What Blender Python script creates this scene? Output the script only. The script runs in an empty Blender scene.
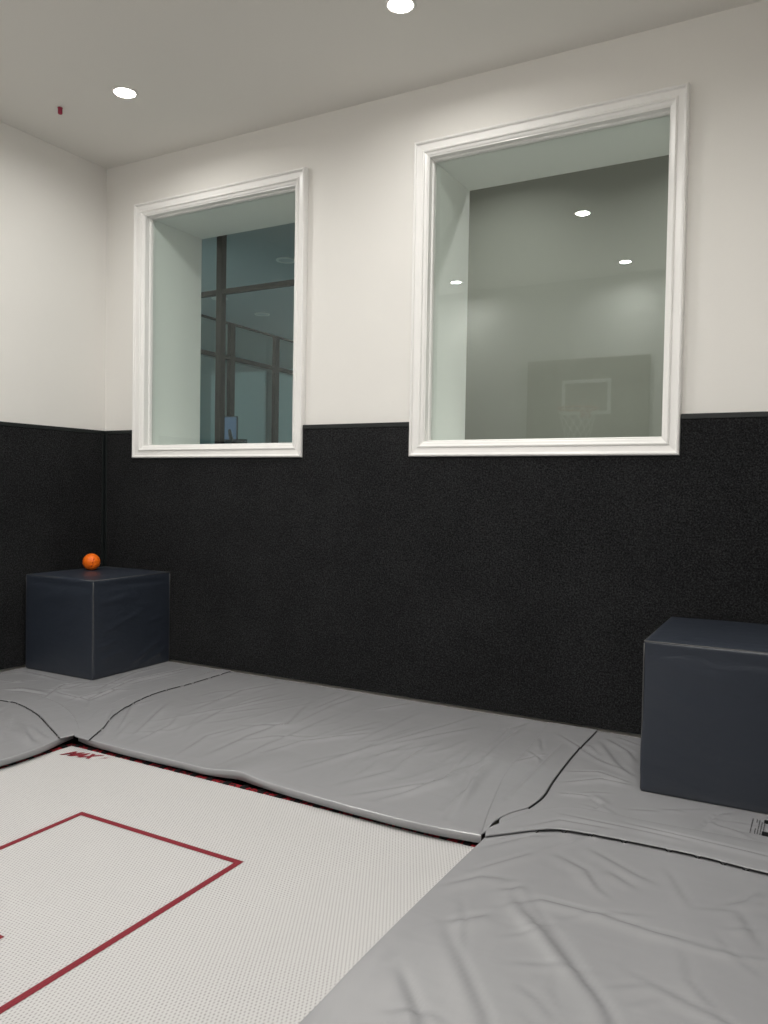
import bpy, bmesh, math, random
import numpy as np
from mathutils import Vector, Matrix

random.seed(7)
S = bpy.context.scene
C = S.collection

# ------------------------------------------------------------ camera
CX, CY, CH = 4.95725, -4.38247, 1.3
YAW, PIT, ROL, FPX = 0.50974, 0.029094, 0.016936, 798.108
fw = Vector((-math.sin(YAW) * math.cos(PIT), math.cos(YAW) * math.cos(PIT), -math.sin(PIT)))
rt = Vector((math.cos(YAW), math.sin(YAW), 0))
up = rt.cross(fw)
r2 = rt * math.cos(ROL) + up * math.sin(ROL)
u2 = -rt * math.sin(ROL) + up * math.cos(ROL)
cam = bpy.data.cameras.new('camera')
cam.sensor_fit = 'VERTICAL'
cam.sensor_height = 24
cam.lens = FPX * 24 / 1024
cam.clip_start = 0.02
camo = bpy.data.objects.new('camera', cam)
M = Matrix((r2, u2, -fw)).transposed().to_4x4()
M.translation = (CX, CY, CH)
camo.matrix_world = M
C.objects.link(camo)
S.camera = camo

# ------------------------------------------------------------ world, view
S.view_settings.view_transform = 'Standard'
S.view_settings.look = 'None'
S.view_settings.gamma = 1
S.view_settings.use_curve_mapping = False
S.view_settings.exposure = 0.0
W_ = bpy.data.worlds.new('dusk')
S.world = W_
W_.use_nodes = True
W_.node_tree.nodes['Background'].inputs[0].default_value = (0.25, 0.37, 0.39, 1)
W_.node_tree.nodes['Background'].inputs[1].default_value = 2.3

LAMP_W = 11.0          # the row nearest the window wall
LAMP_W_FAR = 24.5      # the rows behind it
GYM_LAMP_W = 14.5  # added out-of-view lamps that brighten the gym beyond the glass
LAMP_COL = (1.0, 0.985, 0.955)

# ------------------------------------------------------------ materials
def mat(name, col, rough=0.6, spec=0.5, metal=0.0):
    m = bpy.data.materials.new(name)
    m.use_nodes = True
    b = m.node_tree.nodes['Principled BSDF']
    b.inputs['Base Color'].default_value = (*col, 1)
    b.inputs['Roughness'].default_value = rough
    b.inputs['Specular IOR Level'].default_value = spec
    b.inputs['Metallic'].default_value = metal
    return m


class N:
    def __init__(s, m):
        s.t = m.node_tree
        s.b = s.t.nodes['Principled BSDF']

    def new(s, k, **kw):
        n = s.t.nodes.new(k)
        for a, v in kw.items():
            setattr(n, a, v)
        return n

    def link(s, a, b):
        s.t.links.new(a, b)

    def coord(s, scale=(1, 1, 1), rot=(0, 0, 0)):
        c = s.new('ShaderNodeTexCoord')
        m = s.new('ShaderNodeMapping')
        m.inputs['Scale'].default_value = scale
        m.inputs['Rotation'].default_value = rot
        s.link(c.outputs['Object'], m.inputs['Vector'])
        return m.outputs['Vector']

    def noise(s, vec, scale, detail=3, rough=0.5, dist=0.0):
        n = s.new('ShaderNodeTexNoise')
        n.inputs['Scale'].default_value = scale
        n.inputs['Detail'].default_value = detail
        n.inputs['Roughness'].default_value = rough
        n.inputs['Distortion'].default_value = dist
        s.link(vec, n.inputs['Vector'])
        return n.outputs['Fac']

    def ramp(s, fac, stops):
        r = s.new('ShaderNodeValToRGB')
        e = r.color_ramp.elements
        while len(e) < len(stops):
            e.new(0.5)
        for i, (p, c) in enumerate(stops):
            e[i].position = p
            e[i].color = (*c, 1)
        s.link(fac, r.inputs['Fac'])
        return r.outputs['Color']

    def math(s, op, a, b=None):
        n = s.new('ShaderNodeMath', operation=op)
        for i, v in enumerate((a, b)):
            if v is None:
                continue
            if isinstance(v, (int, float)):
                n.inputs[i].default_value = v
            else:
                s.link(v, n.inputs[i])
        return n.outputs[0]

    def bump(s, h, strength, dist, chain=None):
        n = s.new('ShaderNodeBump')
        n.inputs['Strength'].default_value = strength
        n.inputs['Distance'].default_value = dist
        s.link(h, n.inputs['Height'])
        if chain is not None:
            s.link(chain, n.inputs['Normal'])
        s.link(n.outputs[0], s.b.inputs['Normal'])
        return n.outputs[0]


m_wall = mat('wall_paint', (0.75, 0.733, 0.70), 0.55, 0.3)
n = N(m_wall)
n.bump(n.noise(n.coord(), 90, 2), 0.08, 0.002)
m_ceil = mat('ceiling_paint', (0.74, 0.72, 0.68), 0.8, 0.2)
m_trim = mat('trim_gloss_paint', (0.82, 0.81, 0.79), 0.28, 0.5)
m_lining = mat('matt_white_lining', (0.86, 0.86, 0.84), 0.7, 0.2)
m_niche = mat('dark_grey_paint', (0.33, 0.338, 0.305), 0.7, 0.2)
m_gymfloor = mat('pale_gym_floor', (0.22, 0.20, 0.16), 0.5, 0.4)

m_carpet = mat('black_carpet_padding', (0.011, 0.011, 0.012), 0.95, 0.15)
n = N(m_carpet)
v = n.coord()
f1 = n.noise(v, 110, 3, 0.8)
f2 = n.noise(v, 2.2, 3, 0.6)
mix = n.math('ADD', n.math('MULTIPLY', f1, 0.89), n.math('MULTIPLY', f2, 0.11))
n.link(n.ramp(mix, [(0.38, (0.003, 0.003, 0.0033)), (0.50, (0.0130, 0.0134, 0.0142)), (0.64, (0.035, 0.0355, 0.037))]), n.b.inputs['Base Color'])
n.bump(f1, 0.8, 0.006)
m_bind = mat('black_vinyl_binding', (0.010, 0.013, 0.013), 0.42, 0.4)
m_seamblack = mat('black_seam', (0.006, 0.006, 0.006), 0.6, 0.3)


def vinyl(name, c1, c2, rough, bump=0.35):
    m = mat(name, c1, rough, 1.0)
    m.node_tree.nodes['Principled BSDF'].inputs['Coat Weight'].default_value = 0.1
    m.node_tree.nodes['Principled BSDF'].inputs['Coat Roughness'].default_value = 0.22
    n = N(m)
    v = n.coord()
    n.link(n.ramp(n.noise(v, 1.6, 2), [(0.35, c1), (0.65, c2)]), n.b.inputs['Base Color'])
    a = n.noise(n.coord((1.2, 0.35, 1), (0, 0, 0.35)), 9, 2, 0.45, 0.8)
    b = n.noise(n.coord((0.5, 1.5, 1), (0, 0, -0.5)), 7, 2, 0.4, 0.6)
    s = n.math('ADD', a, n.math('MULTIPLY', b, 0.7))
    k = n.bump(s, bump, 0.012)
    n.bump(n.noise(v, 700, 1), 0.05, 0.001, k)
    return m


m_vinyl = vinyl('grey_vinyl', (0.305, 0.305, 0.315), (0.316, 0.316, 0.326), 0.22, 0.14)
m_vinyl_side = m_vinyl
m_navy = mat('navy_vinyl', (0.024, 0.030, 0.043), 0.40, 0.6)
n = N(m_navy)
n.bump(n.noise(n.coord((1, 1, 2.2), (0.6, 0.3, 0)), 5, 3, 0.45, 1.0), 0.25, 0.02)
m_navyseam = mat('navy_welt', (0.085, 0.085, 0.085), 0.5, 0.4)

m_bed = mat('white_woven_mesh', (0.6, 0.58, 0.56), 0.7, 0.3)


def weave(m, c_lo, c_hi):
    n = N(m)
    v = n.coord()
    sx = n.new('ShaderNodeSeparateXYZ')
    n.link(v, sx.inputs[0])
    P = 2 * math.pi / 0.0125
    a = n.math('SINE', n.math('MULTIPLY', sx.outputs[0], P))
    b = n.math('SINE', n.math('MULTIPLY', sx.outputs[1], P / 1.9))
    w = n.math('MULTIPLY', a, b)
    w = n.math('ADD', n.math('MULTIPLY', w, 0.35), 0.5)
    nn = n.math('MULTIPLY', n.noise(v, 240, 2), 0.35)
    w = n.math('ADD', w, n.math('SUBTRACT', nn, 0.17))
    n.link(n.ramp(w, [(0.12, c_lo), (0.42, c_hi)]), n.b.inputs['Base Color'])
    n.bump(w, 0.45, 0.002)


weave(m_bed, (0.19, 0.18, 0.176), (0.495, 0.487, 0.482))
m_red = mat('red_woven_stripe', (0.25, 0.01, 0.02), 0.7, 0.3)
weave(m_red, (0.10, 0.010, 0.015), (0.19, 0.014, 0.024))
m_redbind = mat('red_binding', (0.20, 0.008, 0.014), 0.7, 0.2)
n = N(m_redbind)
n.link(n.ramp(n.noise(n.coord(), 60, 2), [(0.45, (0.012, 0.006, 0.006)), (0.52, (0.26, 0.010, 0.018))]), n.b.inputs['Base Color'])
m_steel = mat('black_steel', (0.006, 0.006, 0.0065), 0.7, 0.2)
m_floor = mat('beige_floor', (0.20, 0.185, 0.15), 0.7, 0.3)
m_pit = mat('dark_pit', (0.05, 0.05, 0.048), 0.9, 0.2)
m_ball = mat('orange_rubber', (0.95, 0.17, 0.008), 0.5, 0.35)
m_ballmark = mat('red_print', (0.45, 0.03, 0.01), 0.5, 0.3)
m_redcap = mat('red_plastic', (0.30, 0.006, 0.04), 0.4, 0.5)
m_metalwhite = mat('white_metal', (0.75, 0.73, 0.69), 0.35, 0.5)
m_frame = mat('dark_aluminium', (0.008, 0.0085, 0.009), 0.7, 0.2)
m_office = mat('office_grey', (0.40, 0.43, 0.43), 0.8, 0.2)
m_desk = mat('dark_desk', (0.03, 0.035, 0.035), 0.5, 0.4)
m_board = mat('smoked_board', (0.16, 0.145, 0.10), 0.35, 0.5)
m_white = mat('white_line', (0.75, 0.75, 0.72), 0.5, 0.4)
m_net = mat('white_net_cord', (0.75, 0.75, 0.70), 0.8, 0.2)
m_rim = mat('orange_steel_rim', (0.45, 0.11, 0.02), 0.4, 0.5)
m_print = mat('dark_print', (0.06, 0.06, 0.06), 0.6, 0.3)
m_printb = mat('black_label', (0.006, 0.006, 0.006), 0.5, 0.3)

m_screen = mat('dim_screen', (0.02, 0.03, 0.05), 0.3, 0.5)
N(m_screen).b.inputs['Emission Color'].default_value = (0.16, 0.33, 0.62, 1)
N(m_screen).b.inputs['Emission Strength'].default_value = 0.14
m_lens = mat('lamp_lens', (0.9, 0.9, 0.9), 0.3)
N(m_lens).b.inputs['Emission Color'].default_value = (1, 0.95, 0.88, 1)
N(m_lens).b.inputs['Emission Strength'].default_value = 30
m_lensoff = mat('unlit_lens', (0.55, 0.56, 0.55), 0.4)

# window glass: a green-tinted pane that reflects by the angle of view
m_glass = bpy.data.materials.new('window_glass')
m_glass.use_nodes = True
t = m_glass.node_tree
t.nodes.clear()
out = t.nodes.new('ShaderNodeOutputMaterial')
mx = t.nodes.new('ShaderNodeMixShader')
tr = t.nodes.new('ShaderNodeBsdfTransparent')
tr.inputs[0].default_value = (0.955, 0.985, 0.970, 1)
gl = t.nodes.new('ShaderNodeBsdfGlossy')
gl.inputs['Roughness'].default_value = 0.0
gl.inputs['Color'].default_value = (0.95, 1.0, 0.98, 1)
geo = t.nodes.new('ShaderNodeNewGeometry')
dot = t.nodes.new('ShaderNodeVectorMath'); dot.operation = 'DOT_PRODUCT'
t.links.new(geo.outputs['Incoming'], dot.inputs[0])
t.links.new(geo.outputs['Normal'], dot.inputs[1])


def mm(op, a, b=None):
    n = t.nodes.new('ShaderNodeMath'); n.operation = op
    for i, v in enumerate((a, b)):
        if v is None:
            continue
        if isinstance(v, (int, float)):
            n.inputs[i].default_value = v
        else:
            t.links.new(v, n.inputs[i])
    return n.outputs[0]


c_ = mm('SUBTRACT', 1.0, mm('ABSOLUTE', dot.outputs['Value']))
F_ = mm('ADD', mm('MULTIPLY', mm('POWER', c_, 5.0), 0.95), 0.034)
t.links.new(F_, mx.inputs[0])
t.links.new(tr.outputs[0], mx.inputs[1])
t.links.new(gl.outputs[0], mx.inputs[2])
t.links.new(mx.outputs[0], out.inputs[0])


# ------------------------------------------------------------ mesh helpers
def tag(o, label=None, cat=None, group=None, kind=None):
    if label: o['label'] = label
    if cat: o['category'] = cat
    if group: o['group'] = group
    if kind: o['kind'] = kind
    return o


def empty(name, loc, label, cat, group=None, rz=0):
    o = bpy.data.objects.new(name, None)
    o.location = loc
    o.rotation_euler = (0, 0, rz)
    o.empty_display_size = 0.1
    C.objects.link(o)
    return tag(o, label, cat, group)


def mesh_obj(name, verts, faces, m, parent=None, smooth=False, mats=None, fmat=None):
    me = bpy.data.meshes.new(name)
    me.from_pydata([tuple(float(a) for a in v) for v in verts], [], [tuple(int(i) for i in f) for f in faces])
    me.materials.append(m)
    for x in (mats or []):
        me.materials.append(x)
    if fmat is not None:
        me.polygons.foreach_set('material_index', fmat)
    if smooth:
        me.polygons.foreach_set('use_smooth', [True] * len(me.polygons))
    me.update()
    o = bpy.data.objects.new(name, me)
    C.objects.link(o)
    if parent: o.parent = parent
    return o


def bm_obj(name, bm, m, parent=None, smooth=False, loc=None):
    bmesh.ops.recalc_face_normals(bm, faces=bm.faces[:])
    me = bpy.data.meshes.new(name)
    bm.to_mesh(me)
    bm.free()
    me.materials.append(m)
    if smooth:
        for p in me.polygons: p.use_smooth = True
    o = bpy.data.objects.new(name, me)
    C.objects.link(o)
    if parent: o.parent = parent
    if loc: o.location = loc
    return o


def box(bm, a, b, bevel=0.0):
    r = bmesh.ops.create_cube(bm, size=1)
    vs = r['verts']
    for v in vs:
        v.co = Vector([(a[i] + b[i]) / 2 + v.co[i] * (b[i] - a[i]) for i in range(3)])
    if bevel > 0:
        es = list({e for v in vs for e in v.link_edges})
        bmesh.ops.bevel(bm, geom=es, offset=bevel, segments=2, profile=0.5, affect='EDGES')
    return bm


def tube(bm, pts, r, seg=8, closed=False, flat=1.0):
    pts = [Vector(p) for p in pts]
    k = len(pts)
    rings = []
    prev = None
    for i, p in enumerate(pts):
        a = pts[(i - 1) % k] if (closed or i > 0) else p
        b = pts[(i + 1) % k] if (closed or i < k - 1) else p
        d = (b - a).normalized()
        ref = prev if prev is not None else (Vector((0, 0, 1)) if abs(d.z) < 0.9 else Vector((1, 0, 0)))
        x = (ref - d * ref.dot(d)).normalized()
        y = d.cross(x)
        prev = x
        rings.append([bm.verts.new(p + x * (r * flat * math.cos(2 * math.pi * j / seg)) + y * (r * math.sin(2 * math.pi * j / seg))) for j in range(seg)])
    for i in range(k if closed else k - 1):
        A, B = rings[i], rings[(i + 1) % k]
        for j in range(seg):
            bm.faces.new((A[j], A[(j + 1) % seg], B[(j + 1) % seg], B[j]))
    if not closed:
        bm.faces.new(rings[0][::-1]); bm.faces.new(rings[-1])


def lathe(bm, prof, seg=40):
    rings = [[bm.verts.new((r * math.cos(2 * math.pi * j / seg), r * math.sin(2 * math.pi * j / seg), z)) for j in range(seg)] for r, z in prof]
    for A, B in zip(rings, rings[1:]):
        for j in range(seg):
            bm.faces.new((A[j], A[(j + 1) % seg], B[(j + 1) % seg], B[j]))


def sweep_frame(prof, x0, x1, z0, z1, yb=0.0):
    """mitred rectangular frame; prof = [(inset from the outer edge, depth towards the room)]"""
    bm = bmesh.new()
    loops = []
    for ins, d in prof:
        loops.append([bm.verts.new((x, yb - d, z)) for x, z in ((x0 + ins, z0 + ins), (x1 - ins, z0 + ins), (x1 - ins, z1 - ins), (x0 + ins, z1 - ins))])
    for A, B in zip(loops, loops[1:]):
        for j in range(4):
            bm.faces.new((A[j], A[(j + 1) % 4], B[(j + 1) % 4], B[j]))
    return bm


# ------------------------------------------------------------ room
W, D, H = 5.2, 4.6, 3.733
T = 0.6                      # thickness of the window wall
P = 1.709                    # top of the wall padding
WIN = [(0.336, 1.894), (2.694, 4.268)]
Z0, Z1 = 1.499, 3.398
CW = 0.09                    # casing width
GY = 0.062                   # glass plane


def walled(x0, x1, z0, z1, holes, y0, y1):
    xs = sorted({x0, x1, *[h[0] for h in holes], *[h[1] for h in holes]})
    zs = sorted({z0, z1, *[h[2] for h in holes], *[h[3] for h in holes]})
    bm = bmesh.new()
    vm = {}

    def V(x, y, z):
        k = (round(x, 5), round(y, 5), round(z, 5))
        if k not in vm: vm[k] = bm.verts.new(k)
        return vm[k]
    solid = {}
    for i in range(len(xs) - 1):
        for j in range(len(zs) - 1):
            mx_, mz_ = (xs[i] + xs[i + 1]) / 2, (zs[j] + zs[j + 1]) / 2
            solid[i, j] = not any(h[0] < mx_ < h[1] and h[2] < mz_ < h[3] for h in holes)
    for (i, j), s in solid.items():
        if not s: continue
        a, b, c, d = xs[i], xs[i + 1], zs[j], zs[j + 1]
        bm.faces.new((V(a, y0, c), V(b, y0, c), V(b, y0, d), V(a, y0, d)))
        bm.faces.new((V(a, y1, c), V(a, y1, d), V(b, y1, d), V(b, y1, c)))
        if not solid.get((i - 1, j)): bm.faces.new((V(a, y0, c), V(a, y0, d), V(a, y1, d), V(a, y1, c)))
        if not solid.get((i + 1, j)): bm.faces.new((V(b, y0, c), V(b, y1, c), V(b, y1, d), V(b, y0, d)))
        if not solid.get((i, j - 1)): bm.faces.new((V(a, y0, c), V(a, y1, c), V(b, y1, c), V(b, y0, c)))
        if not solid.get((i, j + 1)): bm.faces.new((V(a, y0, d), V(b, y0, d), V(b, y1, d), V(a, y1, d)))
    return bm


holes = [(a + CW, b - CW, Z0 + CW, Z1 - CW) for a, b in WIN]
BZ = -0.8
tag(bm_obj('wall_back', walled(0, W, BZ, H, holes, 0, T), m_wall), kind='structure')
for nm, a, b in (('wall_left', (-0.2, -D - 0.2, BZ), (0, T, H)), ('wall_right', (W, -D - 0.2, BZ), (W + 0.2, T, H)),
                 ('wall_front', (0, -D - 0.2, BZ), (W, -D, H))):
    tag(bm_obj(nm, box(bmesh.new(), a, b), m_wall), kind='structure')
LX, LY = [1.06, 3.0, 4.80], [-0.8, -2.45, -4.1]
# ceiling with round holes is not needed: the lamps' trims are shallow and sit on it
tag(bm_obj('ceiling', box(bmesh.new(), (-0.2, -D - 0.2, H), (W + 0.2, T, H + 0.12)), m_ceil), kind='structure')
# floor: a deck around the trampoline pit
OX0, OX1, OY0, OY1 = 1.40, 4.02, -4.37, -1.42
bm = bmesh.new()
vo = [bm.verts.new((x, y, -0.034)) for x, y in ((0, -D), (W, -D), (W, 0), (0, 0))]
vi = [bm.verts.new((x, y, -0.034)) for x, y in ((OX0, OY0), (OX1, OY0), (OX1, OY1), (OX0, OY1))]
vb = [bm.verts.new((v.co.x, v.co.y, -0.75)) for v in vi]
for j in range(4):
    k = (j + 1) % 4
    bm.faces.new((vo[j], vo[k], vi[k], vi[j]))
    bm.faces.new((vi[j], vi[k], vb[k], vb[j]))
bm.faces.new(vb)
fl = bm_obj('floor', bm, m_floor)
tag(fl, kind='structure')

# windows: jamb frame + pane + casing
for i, (a, b) in enumerate(WIN):
    w = empty('window_%d' % (i + 1), ((a + b) / 2, 0, Z0), None, None)
    w['kind'] = 'structure'
    cxw = (a + b) / 2

    def put(bm_, nm, m_, sm=False):
        bmesh.ops.translate(bm_, verts=bm_.verts[:], vec=(-cxw, 0, -Z0))
        return bm_obj(nm, bm_, m_, w, sm)
    prof = [(0, 0.0), (0, 0.030), (0.003, 0.042), (0.010, 0.046), (0.017, 0.042), (0.019, 0.034), (0.024, 0.031),
            (0.052, 0.027), (0.056, 0.034), (0.062, 0.037), (0.068, 0.034), (0.071, 0.026), (0.076, 0.024), (0.084, 0.020), (0.0905, 0.012), (0.0905, 0.0)]
    cas = put(sweep_frame(prof, a, b, Z0, Z1), 'casing', m_trim)
    jp = [(CW + 0.0004, 0.012), (CW + 0.004, 0.012), (CW + 0.0045, -0.030), (CW + 0.010, -0.034), (CW + 0.013, -0.040), (CW + 0.013, -GY + 0.0006),
          (CW + 0.0004, -GY + 0.0006)]
    put(sweep_frame(jp, a, b, Z0, Z1), 'jamb', m_trim)
    kp = [(CW + 0.0004, -GY - 0.0075), (CW + 0.012, -GY - 0.0075), (CW + 0.012, -GY - 0.03), (CW + 0.0004, -GY - 0.03)]
    put(sweep_frame(kp, a, b, Z0, Z1), 'glazing_bead', m_trim)
    lp_ = [(CW + 0.0003, -GY - 0.031), (CW + 0.004, -GY - 0.031), (CW + 0.004, -T), (CW + 0.0003, -T)]
    put(sweep_frame(lp_, a, b, Z0, Z1), 'reveal_lining', m_lining)
    put(box(bmesh.new(), (a + CW + 0.001, GY, Z0 + CW + 0.001), (b - CW - 0.001, GY + 0.006, Z1 - CW - 0.001)), 'pane', m_glass)

# gym beyond the right-hand window: a plain painted wall facing the glass
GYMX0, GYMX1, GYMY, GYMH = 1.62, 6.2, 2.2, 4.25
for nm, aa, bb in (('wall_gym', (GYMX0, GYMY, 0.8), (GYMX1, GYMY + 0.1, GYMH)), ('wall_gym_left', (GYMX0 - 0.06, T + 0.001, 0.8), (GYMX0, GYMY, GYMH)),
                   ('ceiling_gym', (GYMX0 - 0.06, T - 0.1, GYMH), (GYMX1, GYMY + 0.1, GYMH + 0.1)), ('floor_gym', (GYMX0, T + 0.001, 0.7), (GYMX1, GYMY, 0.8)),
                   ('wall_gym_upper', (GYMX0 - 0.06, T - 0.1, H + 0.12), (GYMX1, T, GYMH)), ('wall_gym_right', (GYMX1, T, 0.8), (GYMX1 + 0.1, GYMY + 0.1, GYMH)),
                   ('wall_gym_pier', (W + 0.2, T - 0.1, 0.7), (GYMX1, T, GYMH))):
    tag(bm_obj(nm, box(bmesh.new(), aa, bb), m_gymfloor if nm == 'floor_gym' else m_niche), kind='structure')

# ------------------------------------------------------------ office beyond the left-hand window
OZ, OH = 0.9, 3.447
OXL, OXR, OYB = -2.0, 1.45, 7.5
for nm, aa, bb in (('wall_office_ceiling', (-4.2, T + 0.03, OH), (OXR, OYB, OH + 0.1)),
                   ('wall_office_floor', (-4.2, T + 0.03, OZ - 0.1), (OXR, OYB, OZ)),
                   ('wall_office_far', (-4.3, T + 0.03, OZ), (-4.2, OYB, OH)),
                   ('wall_office_back', (-4.2, OYB, OZ), (OXL - 0.1, OYB + 0.1, OH)),
                   ('wall_office_right', (OXR, T + 0.06, OZ), (OXR + 0.1, OYB, OH))):
    o = bm_obj(nm.replace('wall_office_ceiling', 'ceiling_office').replace('wall_office_floor', 'floor_office'), box(bmesh.new(), aa, bb), m_office)
    tag(o, kind='structure')

pt = empty('glazed_partition', (0.61, T + 0.03, OZ), 'dark framed glass partition just behind the left window niche', 'partition')
bm = bmesh.new()
box(bm, (-1.0, -0.025, 1.945), (0.83, 0.025, 1.982), 0.002)
bm_obj('transom', bm, m_frame, pt)
for xx in (-1.05, 0.0, 0.80):
    bm_obj('mullion', box(bmesh.new(), (xx - 0.027, -0.03, 0), (xx + 0.027, 0.03, OH - OZ - 0.002), 0.002), m_frame, pt)
pt.location.y = T + 0.035

pw = empty('glazed_office_wall', (OXL, 2.0, OZ), 'dark framed glazed wall running back along the unlit office', 'partition')
for yy in (2.2, 3.86, 4.83, 5.9):
    bm_obj('mullion', box(bmesh.new(), (-0.03, yy - 2.0 - 0.045, 0), (0.03, yy - 2.0 + 0.045, OH - OZ - 0.002), 0.002), m_frame, pw)
bm_obj('transom', box(bmesh.new(), (-0.025, -1.3, 2.06), (0.025, 5.2, 2.11), 0.002), m_frame, pw)
bm_obj('head_rail', box(bmesh.new(), (-0.025, -1.3, 2.525), (0.025, 5.2, OH - OZ - 0.002), 0.002), m_frame, pw)
bm_obj('glass_panel', box(bmesh.new(), (-0.06, -1.3, 0.0), (-0.052, 5.2, OH - OZ - 0.01)), m_glass, pw)

dk = empty('desk', (-1.15, 2.9, OZ), 'dark office desk seen low through the left window', 'desk')
bm_obj('desk_top', box(bmesh.new(), (-0.75, -0.4, 0.80), (0.9, 0.4, 0.84), 0.004), m_desk, dk)
for sx in (-0.7, 0.85):
    for sy in (-0.35, 0.35):
        bm_obj('leg', box(bmesh.new(), (sx - 0.025, sy - 0.025, 0), (sx + 0.025, sy + 0.025, 0.80)), m_desk, dk)
mo = empty('monitor', (-1.30, 2.95, OZ + 0.84), 'dim blue computer screen on the dark office desk', 'monitor', rz=math.radians(14))
bm_obj('stand', box(box(bmesh.new(), (-0.09, -0.06, 0), (0.09, 0.1, 0.012)), (-0.02, 0.02, 0.012), (0.02, 0.035, 0.14)), m_desk, mo)
bm_obj('bezel', box(bmesh.new(), (-0.145, -0.0, 0.10), (0.145, 0.03, 0.385), 0.004), m_desk, mo)
bm_obj('screen', box(bmesh.new(), (-0.133, -0.003, 0.112), (0.133, -0.0005, 0.373)), m_screen, mo)
ph = empty('desk_phone', (-1.06, 2.80, OZ + 0.84), 'black desk phone with raised handset beside the blue screen', 'phone', rz=0.2)
bm = bmesh.new()
vs = [(-.09, -.09, 0), (.09, -.09, 0), (.09, .09, 0), (-.09, .09, 0), (-.09, -.09, .02), (.09, -.09, .02), (.09, .09, .08), (-.09, .09, .08)]
V_ = [bm.verts.new(v) for v in vs]
for f in ((0, 1, 2, 3), (4, 5, 6, 7), (0, 1, 5, 4), (1, 2, 6, 5), (2, 3, 7, 6), (3, 0, 4, 7)): bm.faces.new([V_[i] for i in f])
bm_obj('phone_base', bm, m_desk, ph)
bm = bmesh.new()
tube(bm, [(-0.06, 0.06, 0.075), (-0.075, 0.07, 0.12), (-0.06, 0.04, 0.15), (-0.01, -0.03, 0.10), (0.03, -0.07, 0.05), (0.05, -0.07, 0.02)], 0.014)
bm_obj('handset', bm, m_desk, ph, True)
ph.scale = (1.3, 1.3, 1.35)

dl0 = None
for (x, y, lb) in ((0.40, 1.79, 'unlit round ceiling light of the office, nearest the glass'),
                   (-1.28, 3.58, 'unlit round ceiling light of the office, farthest back'),
                   (-1.20, 2.70, 'unlit round ceiling light of the office, left of the mullion')):
    if dl0 is None:
        o = empty('recessed_light', (x, y, OH), lb, 'ceiling light', 'unlit office ceiling lights')
        bm = bmesh.new(); lathe(bm, [(0.07, -0.0005), (0.095, -0.0005), (0.095, -0.008), (0.072, -0.010), (0.07, -0.0005)])
        bm_obj('trim_ring', bm, m_metalwhite, o, True)
        bm = bmesh.new(); bmesh.ops.create_circle(bm, cap_ends=True, radius=0.071, segments=32); bmesh.ops.translate(bm, verts=bm.verts[:], vec=(0, 0, -0.003))
        bm_obj('lens', bm, m_lensoff, o)
        dl0 = o
    else:
        o = dl0.copy(); C.objects.link(o); o.location = (x, y, OH); o['label'] = lb
        for ch in list(dl0.children):
            c = ch.copy(); C.objects.link(c); c.parent = o

# ------------------------------------------------------------ wall padding
PT = 0.026


def padding(name, pts2, m, axis, label, binding_runs, verticals):
    """pts2: outline in (along, z); axis 'x' = on the back wall, 'y' = on the left wall"""
    o = empty(name, (0, 0, 0), label, 'wall padding')
    bm = bmesh.new()

    def map3(u, z, d):
        return {'x': (u, -d, z), 'y': (d, u, z), 'xf': (u, -D + d, z), 'yr': (W - d, u, z)}[axis]
    A = [bm.verts.new(map3(u, z, 0.0006)) for u, z in pts2]
    B = [bm.verts.new(map3(u, z, PT)) for u, z in pts2]
    k = len(pts2)
    for i in range(k):
        bm.faces.new((A[i], A[(i + 1) % k], B[(i + 1) % k], B[i]))
    bm.faces.new(A); bm.faces.new(B)
    bm_obj('padded_panel', bm, m, o)
    for (u0, u1, z) in binding_runs:
        p, q = map3(u0, z - 0.024, 0.0007), map3(u1, z + 0.004, PT + 0.004)
        lo = [min(p[i], q[i]) for i in range(3)]; hi = [max(p[i], q[i]) for i in range(3)]
        bm_obj('top_binding', box(bmesh.new(), lo, hi, 0.003), m_bind, o)
    for (u0, u1, z0, z1) in verticals:
        p, q = map3(u0, z0, 0.0007), map3(u1, z1, PT + 0.006)
        lo = [min(p[i], q[i]) for i in range(3)]; hi = [max(p[i], q[i]) for i in range(3)]
        bm_obj('edge_binding', box(bmesh.new(), lo, hi, 0.003), m_bind, o)
    return o


zb = 0.014
pts = [(0.034, zb), (W - 0.002, zb), (W - 0.002, P), (WIN[1][1] + 0.002, P), (WIN[1][1] + 0.002, Z0 - 0.002), (WIN[1][0] - 0.002, Z0 - 0.002), (WIN[1][0] - 0.002, P),
       (WIN[0][1] + 0.002, P), (WIN[0][1] + 0.002, Z0 - 0.002), (WIN[0][0] - 0.002, Z0 - 0.002), (WIN[0][0] - 0.002, P), (0.034, P)]
padding('wall_padding', pts, m_carpet, 'x', 'black carpeted wall padding below the two windows, notched around their frames',
        [(0.034, WIN[0][0] - 0.002, P), (WIN[0][1] + 0.002, WIN[1][0] - 0.002, P), (WIN[1][1] + 0.002, W - 0.003, P)], [(0.036, 0.056, zb, P - 0.026)])
padding('wall_padding', [(-D + 0.002, zb), (-0.002, zb), (-0.002, P), (-D + 0.002, P)], m_carpet, 'y',
        'black carpeted wall padding on the left wall behind the box with the ball', [(-D + 0.002, -0.002, P)], [(-0.05, -0.028, zb, P - 0.026)])
padding('wall_padding', [(-D + 0.03, zb), (-0.034, zb), (-0.034, P), (-D + 0.03, P)], m_carpet, 'yr',
        'black carpeted wall padding on the right wall beside the near floor pad', [(-D + 0.03, -0.034, P)], [])
padding('wall_padding', [(0.034, zb), (W - 0.034, zb), (W - 0.034, P), (0.034, P)], m_carpet, 'xf',
        'black carpeted wall padding under the basketball backboard', [(0.034, W - 0.034, P)], [])

# ------------------------------------------------------------ pads on the floor
FOLDS = []


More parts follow.
